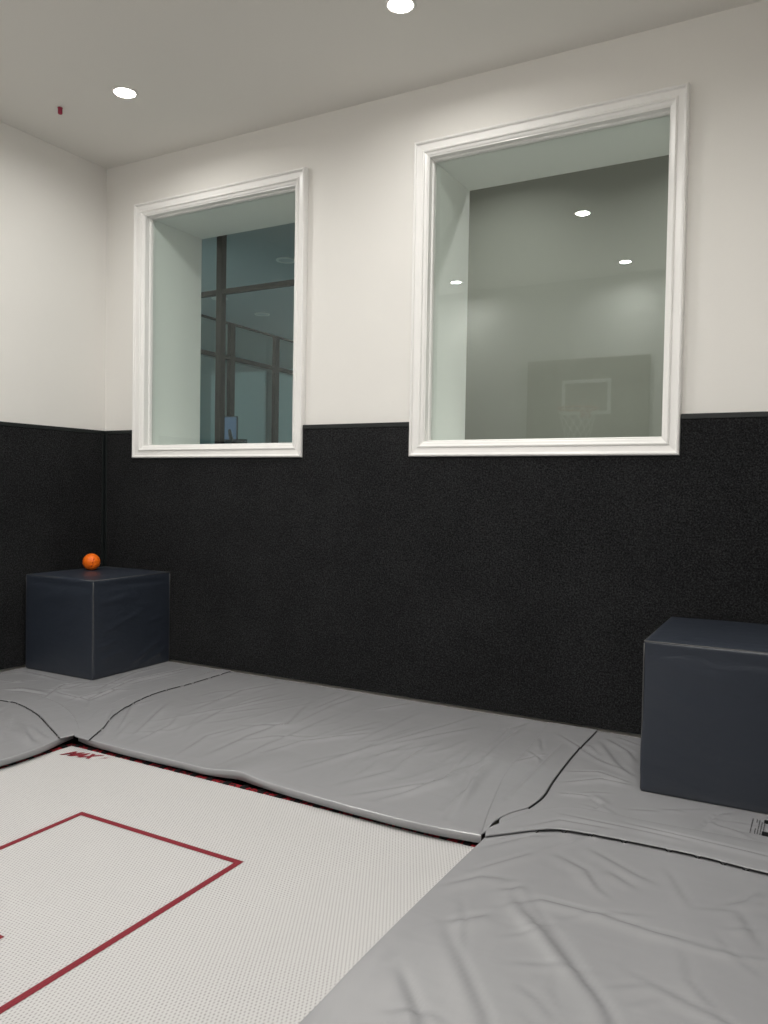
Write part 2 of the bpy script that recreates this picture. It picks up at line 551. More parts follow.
def folds(lst, amp, wid):
    for pl in lst:
        FOLDS.append((np.array(pl, float), amp * random.uniform(0.6, 1.2), wid * random.uniform(0.5, 0.85)))


folds([[(1.69, -1.51), (1.38, -1.16)], [(1.75, -1.48), (1.39, -1.03), (1.4, -0.88)], [(1.84, -1.46), (1.53, -0.88)], [(1.80, -1.53), (1.60, -1.22)],
       [(2.24, -1.57), (2.14, -1.22), (2.19, -1.03)], [(1.92, -1.52), (1.86, -1.2), (1.74, -1.0)]], 0.0085, 0.026)
folds([[(2.34, -1.47), (2.32, -1.11), (2.36, -0.77)], [(2.49, -1.54), (2.5, -1.06), (2.51, -0.48)], [(2.2, -0.98), (2.38, -0.84), (2.21, -0.36)],
       [(2.42, -0.86), (2.38, -0.39), (2.41, -0.1)], [(2.56, -1.28), (2.61, -1.03), (2.85, -0.72)],
       [(2.82, -1.44), (2.89, -1.18), (3.12, -0.42), (3.2, -0.1)], [(2.8, -1.3), (2.91, -1.06), (3.04, -0.51)],
       [(3.08, -1.47), (3.21, -1.17), (3.18, -0.67)], [(1.78, -1.02), (1.7, -0.4), (1.81, -0.1)],
       [(2.34, -0.54), (2.32, -0.1)], [(2.63, -0.33), (2.75, -0.08)], [(2.0, -1.3), (1.9, -0.8), (2.0, -0.3)], [(3.0, -0.9), (3.3, -0.3)]], 0.0060, 0.028)
folds([[(3.2, -1.53), (3.47, -1.16), (3.41, -0.62)], [(3.33, -1.51), (3.48, -1.18), (3.52, -0.95)], [(3.61, -1.46), (3.60, -1.22), (3.56, -1.01), (3.55, -0.74)],
       [(3.4, -1.41), (3.5, -0.91), (3.54, -0.79)], [(3.52, -1.01), (3.5, -0.5), (3.5, -0.1)], [(3.49, -0.69), (3.45, -0.29), (3.50, -0.1)],
       [(3.67, -1.54), (3.60, -1.13), (3.58, -0.83)]], 0.011, 0.024)
folds([[(4.15, -1.93), (4.24, -2.05), (4.51, -2.38), (4.65, -2.6)], [(4.09, -1.93), (4.32, -2.18), (4.48, -2.35)],
       [(3.97, -2.21), (4.25, -2.55), (4.4, -2.8)], [(3.97, -2.48), (4.13, -2.66), (4.3, -3.0)]], 0.0085, 0.032)
folds([[(4.08, -2.05), (4.18, -1.93), (4.37, -1.92), (4.55, -1.94), (4.77, -1.94)], [(4.13, -1.59), (4.27, -1.66), (4.34, -1.78)],
       [(4.22, -1.48), (4.43, -1.61), (4.5, -1.64)], [(4.05, -1.95), (4.1, -1.88)], [(4.33, -1.62), (4.45, -1.71)],
       [(3.87, -2.02), (3.96, -1.89), (4.09, -1.85)], [(3.98, -2.21), (4.08, -2.09)], [(4.69, -1.68), (4.75, -1.6), (4.78, -1.51)],
       [(4.75, -1.68), (4.83, -1.88)], [(3.88, -1.7), (4.0, -1.5), (4.09, -1.44)], [(3.92, -1.87), (4.07, -1.6)], [(4.01, -2.67), (4.12, -2.61), (4.19, -2.63)],
       [(4.5, -1.5), (4.62, -1.75)], [(3.9, -2.7), (4.1, -3.2)]], 0.0055, 0.028)
folds([[(3.73, -0.22), (4.02, -0.51), (4.24, -0.65)], [(3.95, -0.2), (4.12, -0.53), (4.24, -0.68)], [(3.97, -0.14), (4.12, -0.3), (4.2, -0.47)],
       [(3.93, -0.73), (4.06, -0.67), (4.25, -0.75)], [(3.94, -0.88), (4.08, -0.75), (4.26, -0.76)], [(3.92, -0.3), (4.0, -0.43)],
       [(3.97, -1.01), (4.09, -0.98)], [(4.15, -1.16), (4.15, -1.05), (4.09, -0.98)], [(4.55, -1.11), (4.59, -0.92), (4.65, -0.84)], [(4.01, -0.08), (4.14, -0.16)]], 0.009, 0.020)
folds([[(0.08, -0.91), (0.14, -0.80), (0.5, -0.81)], [(0.86, -1.24), (0.66, -0.93), (0.74, -0.79)], [(0.79, -1.14), (0.56, -1.15), (0.45, -1.22)],
       [(0.94, -0.9), (0.78, -0.43), (0.79, -0.14)], [(1.1, -1.08), (1.03, -0.78)], [(1.18, -1.17), (1.05, -1.04), (0.93, -0.59), (1.0, -0.1)],
       [(0.78, -1.06), (1.13, -1.06)], [(0.99, -0.86), (1.10, -0.75)], [(1.0, -0.69), (1.05, -0.21)]], 0.0065, 0.024)
folds([[(1.18, -1.58), (1.39, -1.7), (1.56, -1.80)], [(0.98, -1.50), (1.36, -1.82)], [(1.23, -1.58), (1.54, -1.69)], [(0.83, -1.44), (0.94, -1.66)],
       [(1.25, -1.62), (1.54, -1.76)], [(1.0, -1.7), (1.5, -2.0)]], 0.009, 0.026)
folds([[(3.66, -0.77), (3.74, -0.62), (3.81, -0.73)], [(3.68, -0.57), (3.8, -0.68)], [(3.8, -1.23), (3.78, -0.38)], [(3.67, -0.34), (3.74, -0.54)]], 0.005, 0.022)
folds([[(4.04, -1.26), (4.27, -1.26), (4.57, -1.27)], [(3.96, -1.46), (4.06, -1.32), (4.28, -1.30)], [(4.3, -1.22), (4.9, -1.25)]], 0.005, 0.026)
rl = random.Random(21)
def streaks(n_, x0, x1, y0, y1, ang, spread, lmin, lmax, amp, wid):
    out = []
    for _ in range(n_):
        x, y = rl.uniform(x0, x1), rl.uniform(y0, y1)
        a_ = ang + rl.gauss(0, spread); l_ = rl.uniform(lmin, lmax); c_1 = rl.gauss(0, 0.06)
        out.append([(x, y), (x + math.cos(a_) * l_ / 2 - math.sin(a_) * c_1 * l_, y + math.sin(a_) * l_ / 2 + math.cos(a_) * c_1 * l_), (x + math.cos(a_) * l_, y + math.sin(a_) * l_)])
    folds(out, amp, wid)


streaks(26, 1.7, 3.4, -1.5, -0.9, 1.30, 0.22, 0.25, 0.75, 0.0030, 0.020)
streaks(12, 1.5, 3.3, -0.9, -0.3, 1.45, 0.25, 0.2, 0.5, 0.0020, 0.022)
streaks(16, 3.95, 5.0, -2.9, -1.6, -0.85, 0.25, 0.15, 0.6, 0.0030, 0.024)
streaks(12, 3.9, 4.8, -2.6, -1.55, 0.5, 0.3, 0.1, 0.35, 0.0025, 0.018)
streaks(14, 0.1, 1.1, -1.2, -0.8, 0.9, 0.6, 0.15, 0.4, 0.0030, 0.018)
streaks(14, 0.4, 1.3, -2.2, -1.6, -0.4, 0.2, 0.2, 0.6, 0.0035, 0.020)
streaks(10, 3.95, 4.9, -1.1, -0.86, 0.1, 0.5, 0.1, 0.3, 0.0025, 0.016)
rs = np.random.RandomState(3)
WAVES = [(rs.uniform(-1, 1), rs.uniform(-1, 1), rs.uniform(0, 6.28)) for _ in range(14)]


def segdist(X, Y, a, b):
    d = b - a
    L2 = (d ** 2).sum() + 1e-12
    tt = ((X - a[0]) * d[0] + (Y - a[1]) * d[1]) / L2
    tc = np.clip(tt, 0, 1)
    px, py = a[0] + tc * d[0], a[1] + tc * d[1]
    r = np.hypot(X - px, Y - py)
    s = np.sign((X - a[0]) * d[1] - (Y - a[1]) * d[0])
    return r, s, tc


def wrinkle(X, Y):
    X = np.asarray(X, float); Y = np.asarray(Y, float)
    w = np.zeros_like(X)
    for kx, ky, ph_ in WAVES:
        w += 0.0006 * np.sin(kx * 9 * X + ky * 9 * Y + ph_ + 1.2 * np.sin(2.1 * X + 1.7 * Y + ph_))
    for pl, A, wd in FOLDS:
        lens = [np.hypot(*(pl[i + 1] - pl[i])) for i in range(len(pl) - 1)]
        tot = sum(lens); acc = 0
        best = np.full(X.shape, 9.0); sg = np.zeros_like(X); tp = np.zeros_like(X)
        for i, L in enumerate(lens):
            r, s, tc = segdist(X, Y, pl[i], pl[i + 1])
            k = r < best
            best = np.where(k, r, best); sg = np.where(k, s, sg); tp = np.where(k, (acc + tc * L) / tot, tp)
            acc += L
        sd = best * sg
        env = np.clip(np.minimum(tp, 1 - tp) * 3.2 + 0.12, 0, 1)
        end = (tp <= 0) | (tp >= 1)
        w += 1.2 * A * env * (0.75 * np.exp(-((sd - 1.3 * wd) / (1.5 * wd)) ** 2) - 0.9 * np.exp(-(sd / (0.62 * wd)) ** 2))
    for (a0, a1, b0, b1) in ((0.05, 0.74, -0.75, 0.0), (4.255, 4.95, -0.82, 0.0)):   # pressed flat under the boxes
        dx = np.maximum(np.maximum(a0 - X, X - a1), 0); dy = np.maximum(np.maximum(b0 - Y, Y - b1), 0)
        w = w * np.clip(np.hypot(dx, dy) / 0.09, 0, 1)
    return w


def resample(pl, ts):
    pl = np.array(pl, float)
    # smooth polyline (Catmull-Rom)
    if len(pl) > 2:
        q = []
        for i in range(len(pl) - 1):
            p0 = pl[max(i - 1, 0)]; p1 = pl[i]; p2 = pl[i + 1]; p3 = pl[min(i + 2, len(pl) - 1)]
            for s in np.linspace(0, 1, 8, endpoint=False):
                q.append(0.5 * ((2 * p1) + (-p0 + p2) * s + (2 * p0 - 5 * p1 + 4 * p2 - p3) * s * s + (-p0 + 3 * p1 - 3 * p2 + p3) * s ** 3))
        q.append(pl[-1]); pl = np.array(q)
    L = np.concatenate([[0], np.cumsum(np.hypot(*np.diff(pl, axis=0).T))])
    L /= L[-1]
    return np.stack([np.interp(ts, L, pl[:, 0]), np.interp(ts, L, pl[:, 1])], 1)


def params(length, step, edge=(0.0, 0.0015, 0.004, 0.008, 0.013, 0.02)):
    e = np.array(edge) / length
    nn = max(2, int(length / step))
    mid = np.linspace(e[-1], 1 - e[-1], nn)
    return np.concatenate([e[:-1], mid, 1 - e[:-1][::-1]])


def patch(c0, c1, d0, d1, step=0.014):
    """Coons patch: c0/c1 run in u (v=0 / v=1), d0/d1 run in v (u=0 / u=1)"""
    lu = max(np.hypot(*np.diff(np.array(c, float), axis=0).T).sum() for c in (c0, c1))
    lv = max(np.hypot(*np.diff(np.array(c, float), axis=0).T).sum() for c in (d0, d1))
    U, Vv = params(lu, step), params(lv, step)
    C0, C1, D0, D1 = resample(c0, U), resample(c1, U), resample(d0, Vv), resample(d1, Vv)
    u = U[:, None, None]; v = Vv[None, :, None]
    p00, p10, p01, p11 = (np.array(x, float) for x in (c0[0], c0[-1], c1[0], c1[-1]))
    X = (1 - v) * C0[:, None] + v * C1[:, None] + (1 - u) * D0[None] + u * D1[None] \
        - ((1 - u) * (1 - v) * p00 + u * (1 - v) * p10 + (1 - u) * v * p01 + u * v * p11)
    return X, U * lu, Vv * lv


def pad(name, parent, c0, c1, d0, d1, z=0.0, zbot=-0.030, rad=0.006, step=0.014, drop=None, m=m_vinyl, wscale=1.0):
    X, U, Vv = patch(c0, c1, d0, d1, step)
    nu, nv = X.shape[:2]
    Wk = wrinkle(X[..., 0], X[..., 1]) * wscale
    du = np.minimum(U, U[-1] - U)[:, None]; dv = np.minimum(Vv, Vv[-1] - Vv)[None]
    dd = np.minimum(np.broadcast_to(du, (nu, nv)), np.broadcast_to(dv, (nu, nv)))
    q = np.clip(dd / rad, 0, 1)
    Z = z + Wk * np.clip(dd / 0.05 + 0.35, 0, 1) - rad * (1 - np.sqrt(1 - (1 - q) ** 2))
    if drop is not None:
        Z = Z + drop(X[..., 0], X[..., 1])
    verts = [(X[i, j, 0], X[i, j, 1], Z[i, j]) for i in range(nu) for j in range(nv)]
    idx = lambda i, j: i * nv + j
    faces = [(idx(i, j), idx(i + 1, j), idx(i + 1, j + 1), idx(i, j + 1)) for i in range(nu - 1) for j in range(nv - 1)]
    bl = [idx(i, 0) for i in range(nu)] + [idx(nu - 1, j) for j in range(1, nv)] + [idx(i, nv - 1) for i in range(nu - 2, -1, -1)] + [idx(0, j) for j in range(nv - 2, 0, -1)]
    base = len(verts)
    for k in bl:
        x, y, zz = verts[k]
        zt = zbot if drop is None else zbot + 0.3 * float(drop(np.array([x]), np.array([y]))[0])
        verts.append((x, y, min(zt, zz - 0.001)))
    K = len(bl)
    for k in range(K):
        faces.append((bl[k], base + k, base + (k + 1) % K, bl[(k + 1) % K]))
    faces.append([base + k for k in range(K)])
    o = mesh_obj(name, verts, faces, m, parent, True)
    bm = bmesh.new(); bm.from_mesh(o.data)
    bmesh.ops.recalc_face_normals(bm, faces=bm.faces[:])
    bm.to_mesh(o.data); bm.free()
    return o


def flap(name, parent, inner, outer, e0, e1, lift=0.006, thick=0.003, m=m_vinyl, ramp=0.03):
    """thin flap lying over the neighbouring pad; inner edge = seam, outer edge = free edge"""
    return pad(name, parent, inner, outer, e0, e1, z=lift, zbot=lift - thick - 0.002, rad=0.004, step=0.011)


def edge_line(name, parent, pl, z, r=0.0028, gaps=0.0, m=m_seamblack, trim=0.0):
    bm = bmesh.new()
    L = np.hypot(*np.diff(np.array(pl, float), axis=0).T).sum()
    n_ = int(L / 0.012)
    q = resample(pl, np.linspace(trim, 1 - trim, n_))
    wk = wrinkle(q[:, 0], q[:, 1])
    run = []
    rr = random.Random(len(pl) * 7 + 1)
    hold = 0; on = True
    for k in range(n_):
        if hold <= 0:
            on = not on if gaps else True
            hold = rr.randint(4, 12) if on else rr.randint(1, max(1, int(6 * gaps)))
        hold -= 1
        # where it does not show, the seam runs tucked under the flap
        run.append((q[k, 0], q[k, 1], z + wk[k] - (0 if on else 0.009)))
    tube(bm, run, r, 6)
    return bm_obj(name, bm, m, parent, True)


# --- long pad below the windows
crease = [(3.612, -0.038), (3.655, -0.45), (3.69, -0.9), (3.77, -1.3), (3.845, -1.600)]
lf = [(1.60, -1.575), (1.763, -1.597), (2.072, -1.603), (2.325, -1.597), (2.469, -1.598), (2.60, -1.585), (2.66, -1.574), (2.72, -1.580), (2.831, -1.592), (3.017, -1.608), (3.283, -1.622), (3.517, -1.628), (3.687, -1.622), (3.845, -1.600)]
back_l = [(1.25, -0.038), (2.0, -0.036), (3.0, -0.036), (3.612, -0.038)]
left_l = [(1.25, -0.038), (1.255, -0.7), (1.30, -1.0), (1.45, -1.33), (1.60, -1.575)]


def lift_mid(x, y):
    return 0.012 * np.exp(-((x - 2.64) / 0.10) ** 2) * np.clip((-y - 1.2) / 0.35, 0, 1) + 0.006 * np.exp(-((y + 0.05) / 0.08) ** 2) * np.exp(-((x - 3.46) / 0.12) ** 2)


lp = empty('floor_pad', (2.4, -0.8, 0), 'long grey vinyl pad along the wall under both windows', 'floor pad', 'grey vinyl pads around the trampoline')


def localise(o, root):
    inv = Matrix.Translation(root.location).inverted()
    o.data.transform(inv)
    return o


localise(pad('pad_body', lp, lf, back_l, left_l[::-1], crease[::-1], drop=lift_mid), lp)
dark_r = [(3.885, -0.038), (3.884, -0.3), (3.887, -0.535), (3.905, -0.885), (3.925, -1.108), (3.913, -1.262)]
low_r = [(3.845, -1.600), (3.852, -1.55), (3.845, -1.46), (3.866, -1.36), (3.913, -1.262)]
localise(flap('overlap_flap', lp, [(3.845, -1.600), (3.77, -1.3), (3.69, -0.9), (3.655, -0.45), (3.612, -0.038)],
              dark_r[::-1], low_r, [(3.612, -0.038), (3.75, -0.037), (3.885, -0.038)], lift=0.006), lp)
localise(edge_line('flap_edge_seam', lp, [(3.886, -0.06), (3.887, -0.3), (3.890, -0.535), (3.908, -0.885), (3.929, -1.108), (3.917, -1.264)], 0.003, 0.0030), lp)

# --- corner pad under the left box
cl = empty('floor_pad', (0.7, -0.7, 0), 'grey vinyl corner pad under the box that carries the ball', 'floor pad', 'grey vinyl pads around the trampoline')
seamA = [(1.228, -0.038), (1.225, -0.45), (1.228, -0.74), (1.262, -0.996), (1.36, -1.25), (1.562, -1.532)]
seamB = [(0.034, -1.255), (0.35, -1.235), (0.60, -1.20), (0.80, -1.19), (1.05, -1.245), (1.303, -1.36), (1.562, -1.532)]
localise(pad('pad_body', cl, seamB, [(0.034, -0.034), (0.6, -0.036), (1.228, -0.038)], [(0.034, -1.255), (0.034, -0.6), (0.034, -0.034)], seamA[::-1]), cl)
outA = [(1.325, -0.038), (1.335, -0.422), (1.322, -0.745), (1.385, -1.02), (1.474, -1.218), (1.608, -1.421), (1.720, -1.612)]
localise(flap('overlap_flap', cl, seamA, outA, [(1.228, -0.038), (1.325, -0.038)], [(1.562, -1.532), (1.60, -1.60), (1.720, -1.612)], lift=0.007), cl)
outB = [(0.034, -1.42), (0.35, -1.40), (0.663, -1.375), (0.818, -1.362), (1.10, -1.44), (1.384, -1.572), (1.575, -1.665)]
localise(flap('overlap_flap', cl, seamB[::-1], outB[::-1], [(1.562, -1.532), (1.592, -1.58), (1.575, -1.665)], [(0.034, -1.255), (0.034, -1.42)], lift=0.007), cl)
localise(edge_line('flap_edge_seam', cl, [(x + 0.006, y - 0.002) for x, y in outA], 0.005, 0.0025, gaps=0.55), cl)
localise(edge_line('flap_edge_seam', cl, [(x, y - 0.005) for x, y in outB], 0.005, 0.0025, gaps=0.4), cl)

# --- left pad
lpd = empty('floor_pad', (0.8, -3, 0), 'grey vinyl pad along the left wall, left of the trampoline', 'floor pad', 'grey vinyl pads around the trampoline')
edge_l = [(1.545, -1.56), (1.566, -1.66), (1.598, -1.80), (1.605, -1.95), (1.595, -2.2), (1.60, -3.2), (1.60, -4.56)]
localise(pad('pad_body', lpd, [(0.034, -4.56), (0.8, -4.56), (1.60, -4.56)], [(0.034, -1.28), (0.6, -1.225), (1.05, -1.27), (1.303, -1.385), (1.545, -1.56)],
             [(0.034, -4.56), (0.034, -1.28)], edge_l[::-1], step=0.018), lpd)

# --- corner pad under the right box
cr = empty('floor_pad', (4.4, -0.6, 0), 'grey vinyl corner pad under the right box, with a printed care label', 'floor pad', 'grey vinyl pads around the trampoline')
seamN = [(3.872, -1.49), (3.93, -1.33), (4.03, -1.20), (4.138, -1.160), (4.337, -1.160), (4.557, -1.145), (4.792, -1.132), (5.166, -1.128)]
localise(pad('pad_body', cr, seamN, [(3.630, -0.038), (4.3, -0.036), (5.166, -0.036)],
             [(3.872, -1.49), (3.795, -1.25), (3.71, -0.9), (3.675, -0.45), (3.630, -0.038)], [(5.166, -1.128), (5.166, -0.036)]), cr)
outN = [(3.868, -1.618), (3.943, -1.535), (4.013, -1.461), (4.096, -1.405), (4.25, -1.382), (4.413, -1.374), (4.604, -1.369), (4.726, -1.378), (5.166, -1.40)]
localise(flap('overlap_flap', cr, seamN, outN, [(3.872, -1.49), (3.852, -1.56), (3.868, -1.618)], [(5.166, -1.128), (5.166, -1.40)], lift=0.012), cr)
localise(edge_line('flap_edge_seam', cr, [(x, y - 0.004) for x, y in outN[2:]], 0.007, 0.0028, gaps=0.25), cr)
localise(edge_line('stitched_seam', cr, [(x, y - 0.02) for x, y in seamN[2:]], 0.0100, 0.0016, m=m_steel), cr)
# care label printed on the pad: rows of fine dark print beside a black block
bm = bmesh.new()
rr = random.Random(5)
for i in range(5):
    x = 4.722 + i * 0.0095 + (0.006 if i else 0)
    y = -0.885
    while y > -1.035:
        ln = rr.uniform(0.012, 0.035)
        if i == 0 or rr.random() < 0.9:
            yy = max(y - ln, -1.04)
            zz = float(wrinkle(np.array([x]), np.array([y]))[0]) + 0.0022
            box(bm, (x, yy, zz - 0.001), (x + 0.0032, y, zz))
        y -= ln + 0.006
o = localise(bm_obj('printed_text', bm, m_print, cr), cr)
for y1, wdt in ((-0.878, 0.034), (-1.006, 0.036)):
    zz = float(wrinkle(np.array([4.80]), np.array([y1]))[0]) + 0.003
    o = localise(bm_obj('printed_block', box(bmesh.new(), (4.764, y1 - wdt, zz - 0.002), (4.90, y1, zz)), m_printb, cr), cr)
    o['label'] = 'black printed block'

# --- near pad on the right
npd = empty('floor_pad', (4.5, -3, 0), 'grey vinyl pad in the near right corner, right of the trampoline', 'floor pad', 'grey vinyl pads around the trampoline')
edge_n = [(3.858, -1.53), (3.862, -1.624), (3.858, -1.923), (3.856, -2.278), (3.860, -2.569), (3.866, -2.819), (3.86, -3.6), (3.86, -4.56)]
topn = [(3.858, -1.53), (3.94, -1.37), (4.04, -1.235), (4.145, -1.19), (4.337, -1.185), (4.6, -1.165), (5.166, -1.15)]
localise(pad('pad_body', npd, [(3.86, -4.56), (5.166, -4.56)], topn, edge_n[::-1], [(5.166, -4.56), (5.166, -1.15)], step=0.014), npd)

# --- rear pad
rp = empty('floor_pad', (2.7, -4.4, 0), 'narrow grey vinyl pad at the near end of the trampoline', 'floor pad', 'grey vinyl pads around the trampoline')
localise(pad('pad_body', rp, [(1.615, -4.56), (3.845, -4.56)], [(1.615, -4.20), (3.845, -4.20)], [(1.615, -4.56), (1.615, -4.20)], [(3.845, -4.56), (3.845, -4.20)], step=0.03), rp)

# ------------------------------------------------------------ trampoline
BZt = -0.050
bx0, bx1, by0, by1 = 1.578, 3.875, -4.22, -1.598
tp = empty('trampoline', (2.715, -2.9, BZt), 'white woven rectangular trampoline bed with a red target box, sunk among grey pads', 'trampoline')
TR = tp.location.copy()


def tl(o):
    o.data.transform(Matrix.Translation(-TR))
    return o


nx, ny = 60, 70
vs = []
for i in range(nx + 1):
    for j in range(ny + 1):
        u, v = i / nx, j / ny
        vs.append((bx0 + (bx1 - bx0) * u, by0 + (by1 - by0) * v, BZt - 0.006 * math.sin(math.pi * u) * math.sin(math.pi * v)))
fs = [(i * (ny + 1) + j, (i + 1) * (ny + 1) + j, (i + 1) * (ny + 1) + j + 1, i * (ny + 1) + j + 1) for i in range(nx) for j in range(ny)]
tl(mesh_obj('bed', vs, fs, m_bed, tp, True))


def bedz(x, y):
    u, v = (x - bx0) / (bx1 - bx0), (y - by0) / (by1 - by0)
    return BZt - 0.006 * math.sin(math.pi * u) * math.sin(math.pi * v)


def stripe(bm, x0, y0, x1, y1, dz=0.0012):
    nxs = max(1, int((x1 - x0) / 0.03)); nys = max(1, int((y1 - y0) / 0.03))
    g = [[bm.verts.new((x0 + (x1 - x0) * i / nxs, y0 + (y1 - y0) * j / nys, bedz(x0 + (x1 - x0) * i / nxs, y0 + (y1 - y0) * j / nys) + dz)) for j in range(nys + 1)] for i in range(nxs + 1)]
    for i in range(nxs):
        for j in range(nys):
            bm.faces.new((g[i][j], g[i + 1][j], g[i + 1][j + 1], g[i][j + 1]))


bm = bmesh.new()
sx0, sx1, sy1, sy0, lw = 2.300, 3.150, -2.140, -3.64, 0.026
stripe(bm, sx0, sy1 - lw, sx1, sy1)
stripe(bm, sx0, sy0, sx1, sy0 + lw)
stripe(bm, sx0, sy0 + lw, sx0 + lw, sy1 - lw)
stripe(bm, sx1 - lw, sy0 + lw, sx1, sy1 - lw)
stripe(bm, 2.585, -2.905, 2.845, -2.879)
stripe(bm, 2.702, -2.98, 2.728, -2.905)
stripe(bm, 2.702, -2.879, 2.728, -2.83)
o = tl(bm_obj('target_box_line', bm, m_red, tp)); o['label'] = 'dark red target box and centre cross'

# maker's lettering by the far corner
cu = bpy.data.curves.new('logo', 'FONT')
cu.body = 'MAX'
cu.size = 0.086
cu.shear = 0.42
cu.offset = 0.0055
cu.space_character = 0.92
tmp = bpy.data.objects.new('logo_tmp', cu)
C.objects.link(tmp)
bpy.context.view_layer.update()
me = bpy.data.meshes.new_from_object(tmp.evaluated_get(bpy.context.evaluated_depsgraph_get()))
bpy.data.objects.remove(tmp)
bm = bmesh.new(); bm.from_mesh(me)
k = len(bm.verts)
ws = max(v.co.x for v in bm.verts)
q = [(ws - 0.004, 0.0), (ws + 0.028, 0.030), (ws + 0.018, 0.033), (ws + 0.062, 0.062), (ws + 0.034, 0.041), (ws + 0.044, 0.037)]
bm.faces.new([bm.verts.new((x, y, 0)) for x, y in q])
for v in bm.verts:
    x, y = v.co.x, v.co.y
    X_ = 1.648 + x * 0.92 + 0.0 * y
    Y_ = -1.722 + y * 1.0 + x * 0.18
    v.co = (X_, Y_, bedz(X_, Y_) + 0.0014)
o = tl(bm_obj('maker_lettering', bm, m_red, tp)); o['label'] = 'small red slanted lettering'

# red binding round the bed's edge
bw = 0.022
bm = bmesh.new()
for a, b in (((bx0, by1 - 0.004), (bx1, by1 + bw)), ((bx0 - bw, by0 - bw), (bx0 + 0.004, by1 + bw)), ((bx1 - 0.004, by0 - bw), (bx1 + bw, by1 + bw)), ((bx0, by0 - bw), (bx1, by0 + 0.004))):
    box(bm, (a[0], a[1], BZt - 0.003), (b[0], b[1], BZt + 0.003), 0.001)
tl(bm_obj('edge_binding', bm, m_redbind, tp))
# steel frame
bm = bmesh.new()
f0, f1, g0, g1 = OX0 + 0.004, OX1 - 0.004, OY0 + 0.004, OY1 - 0.004
fwid = 0.035
for a, b in (((f0, g1 - fwid), (f1, g1)), ((f0, g0), (f1, g0 + fwid)), ((f0, g0 + fwid), (f0 + fwid, g1 - fwid)), ((f1 - fwid, g0 + fwid), (f1, g1 - fwid))):
    box(bm, (a[0], a[1], -0.105), (b[0], b[1], -0.048), 0.003)
tl(bm_obj('steel_frame', bm, m_steel, tp))
# springs: hooked coils from the frame to the bed, along the two sides that show
bm = bmesh.new()
L = 0.112
prof = [(0, -0.022, 0.003), (0, -0.014, 0.010), (0, -0.004, 0.006), (0, 0.004, 0)]
tube(bm, prof, 0.0035, 5)
co = []
for i in range(57):
    a = i * 2 * math.pi / 8
    co.append((0.009 * math.cos(a), 0.006 + (L - 0.014) * i / 56, 0.009 * math.sin(a)))
tube(bm, co, 0.0028, 5)
box(bm, (-0.016, -0.030, -0.001), (0.016, 0.002, 0.0055), 0.001)
bmesh.ops.recalc_face_normals(bm, faces=bm.faces[:])
sme = bpy.data.meshes.new('spring'); bm.to_mesh(sme); bm.free(); sme.materials.append(m_steel)
for i in range(23):
    s_ = bpy.data.objects.new('spring', sme); C.objects.link(s_); s_.parent = tp
    s_.location = Vector((1.62 + i * 0.0985, by1 + 0.024, BZt + 0.001)) - TR
for i in range(26):
    s_ = bpy.data.objects.new('spring', sme); C.objects.link(s_); s_.parent = tp
    s_.location = Vector((bx0 - 0.024, -1.64 - i * 0.0985, BZt + 0.001)) - TR
    s_.rotation_euler = (0, 0, math.pi / 2)


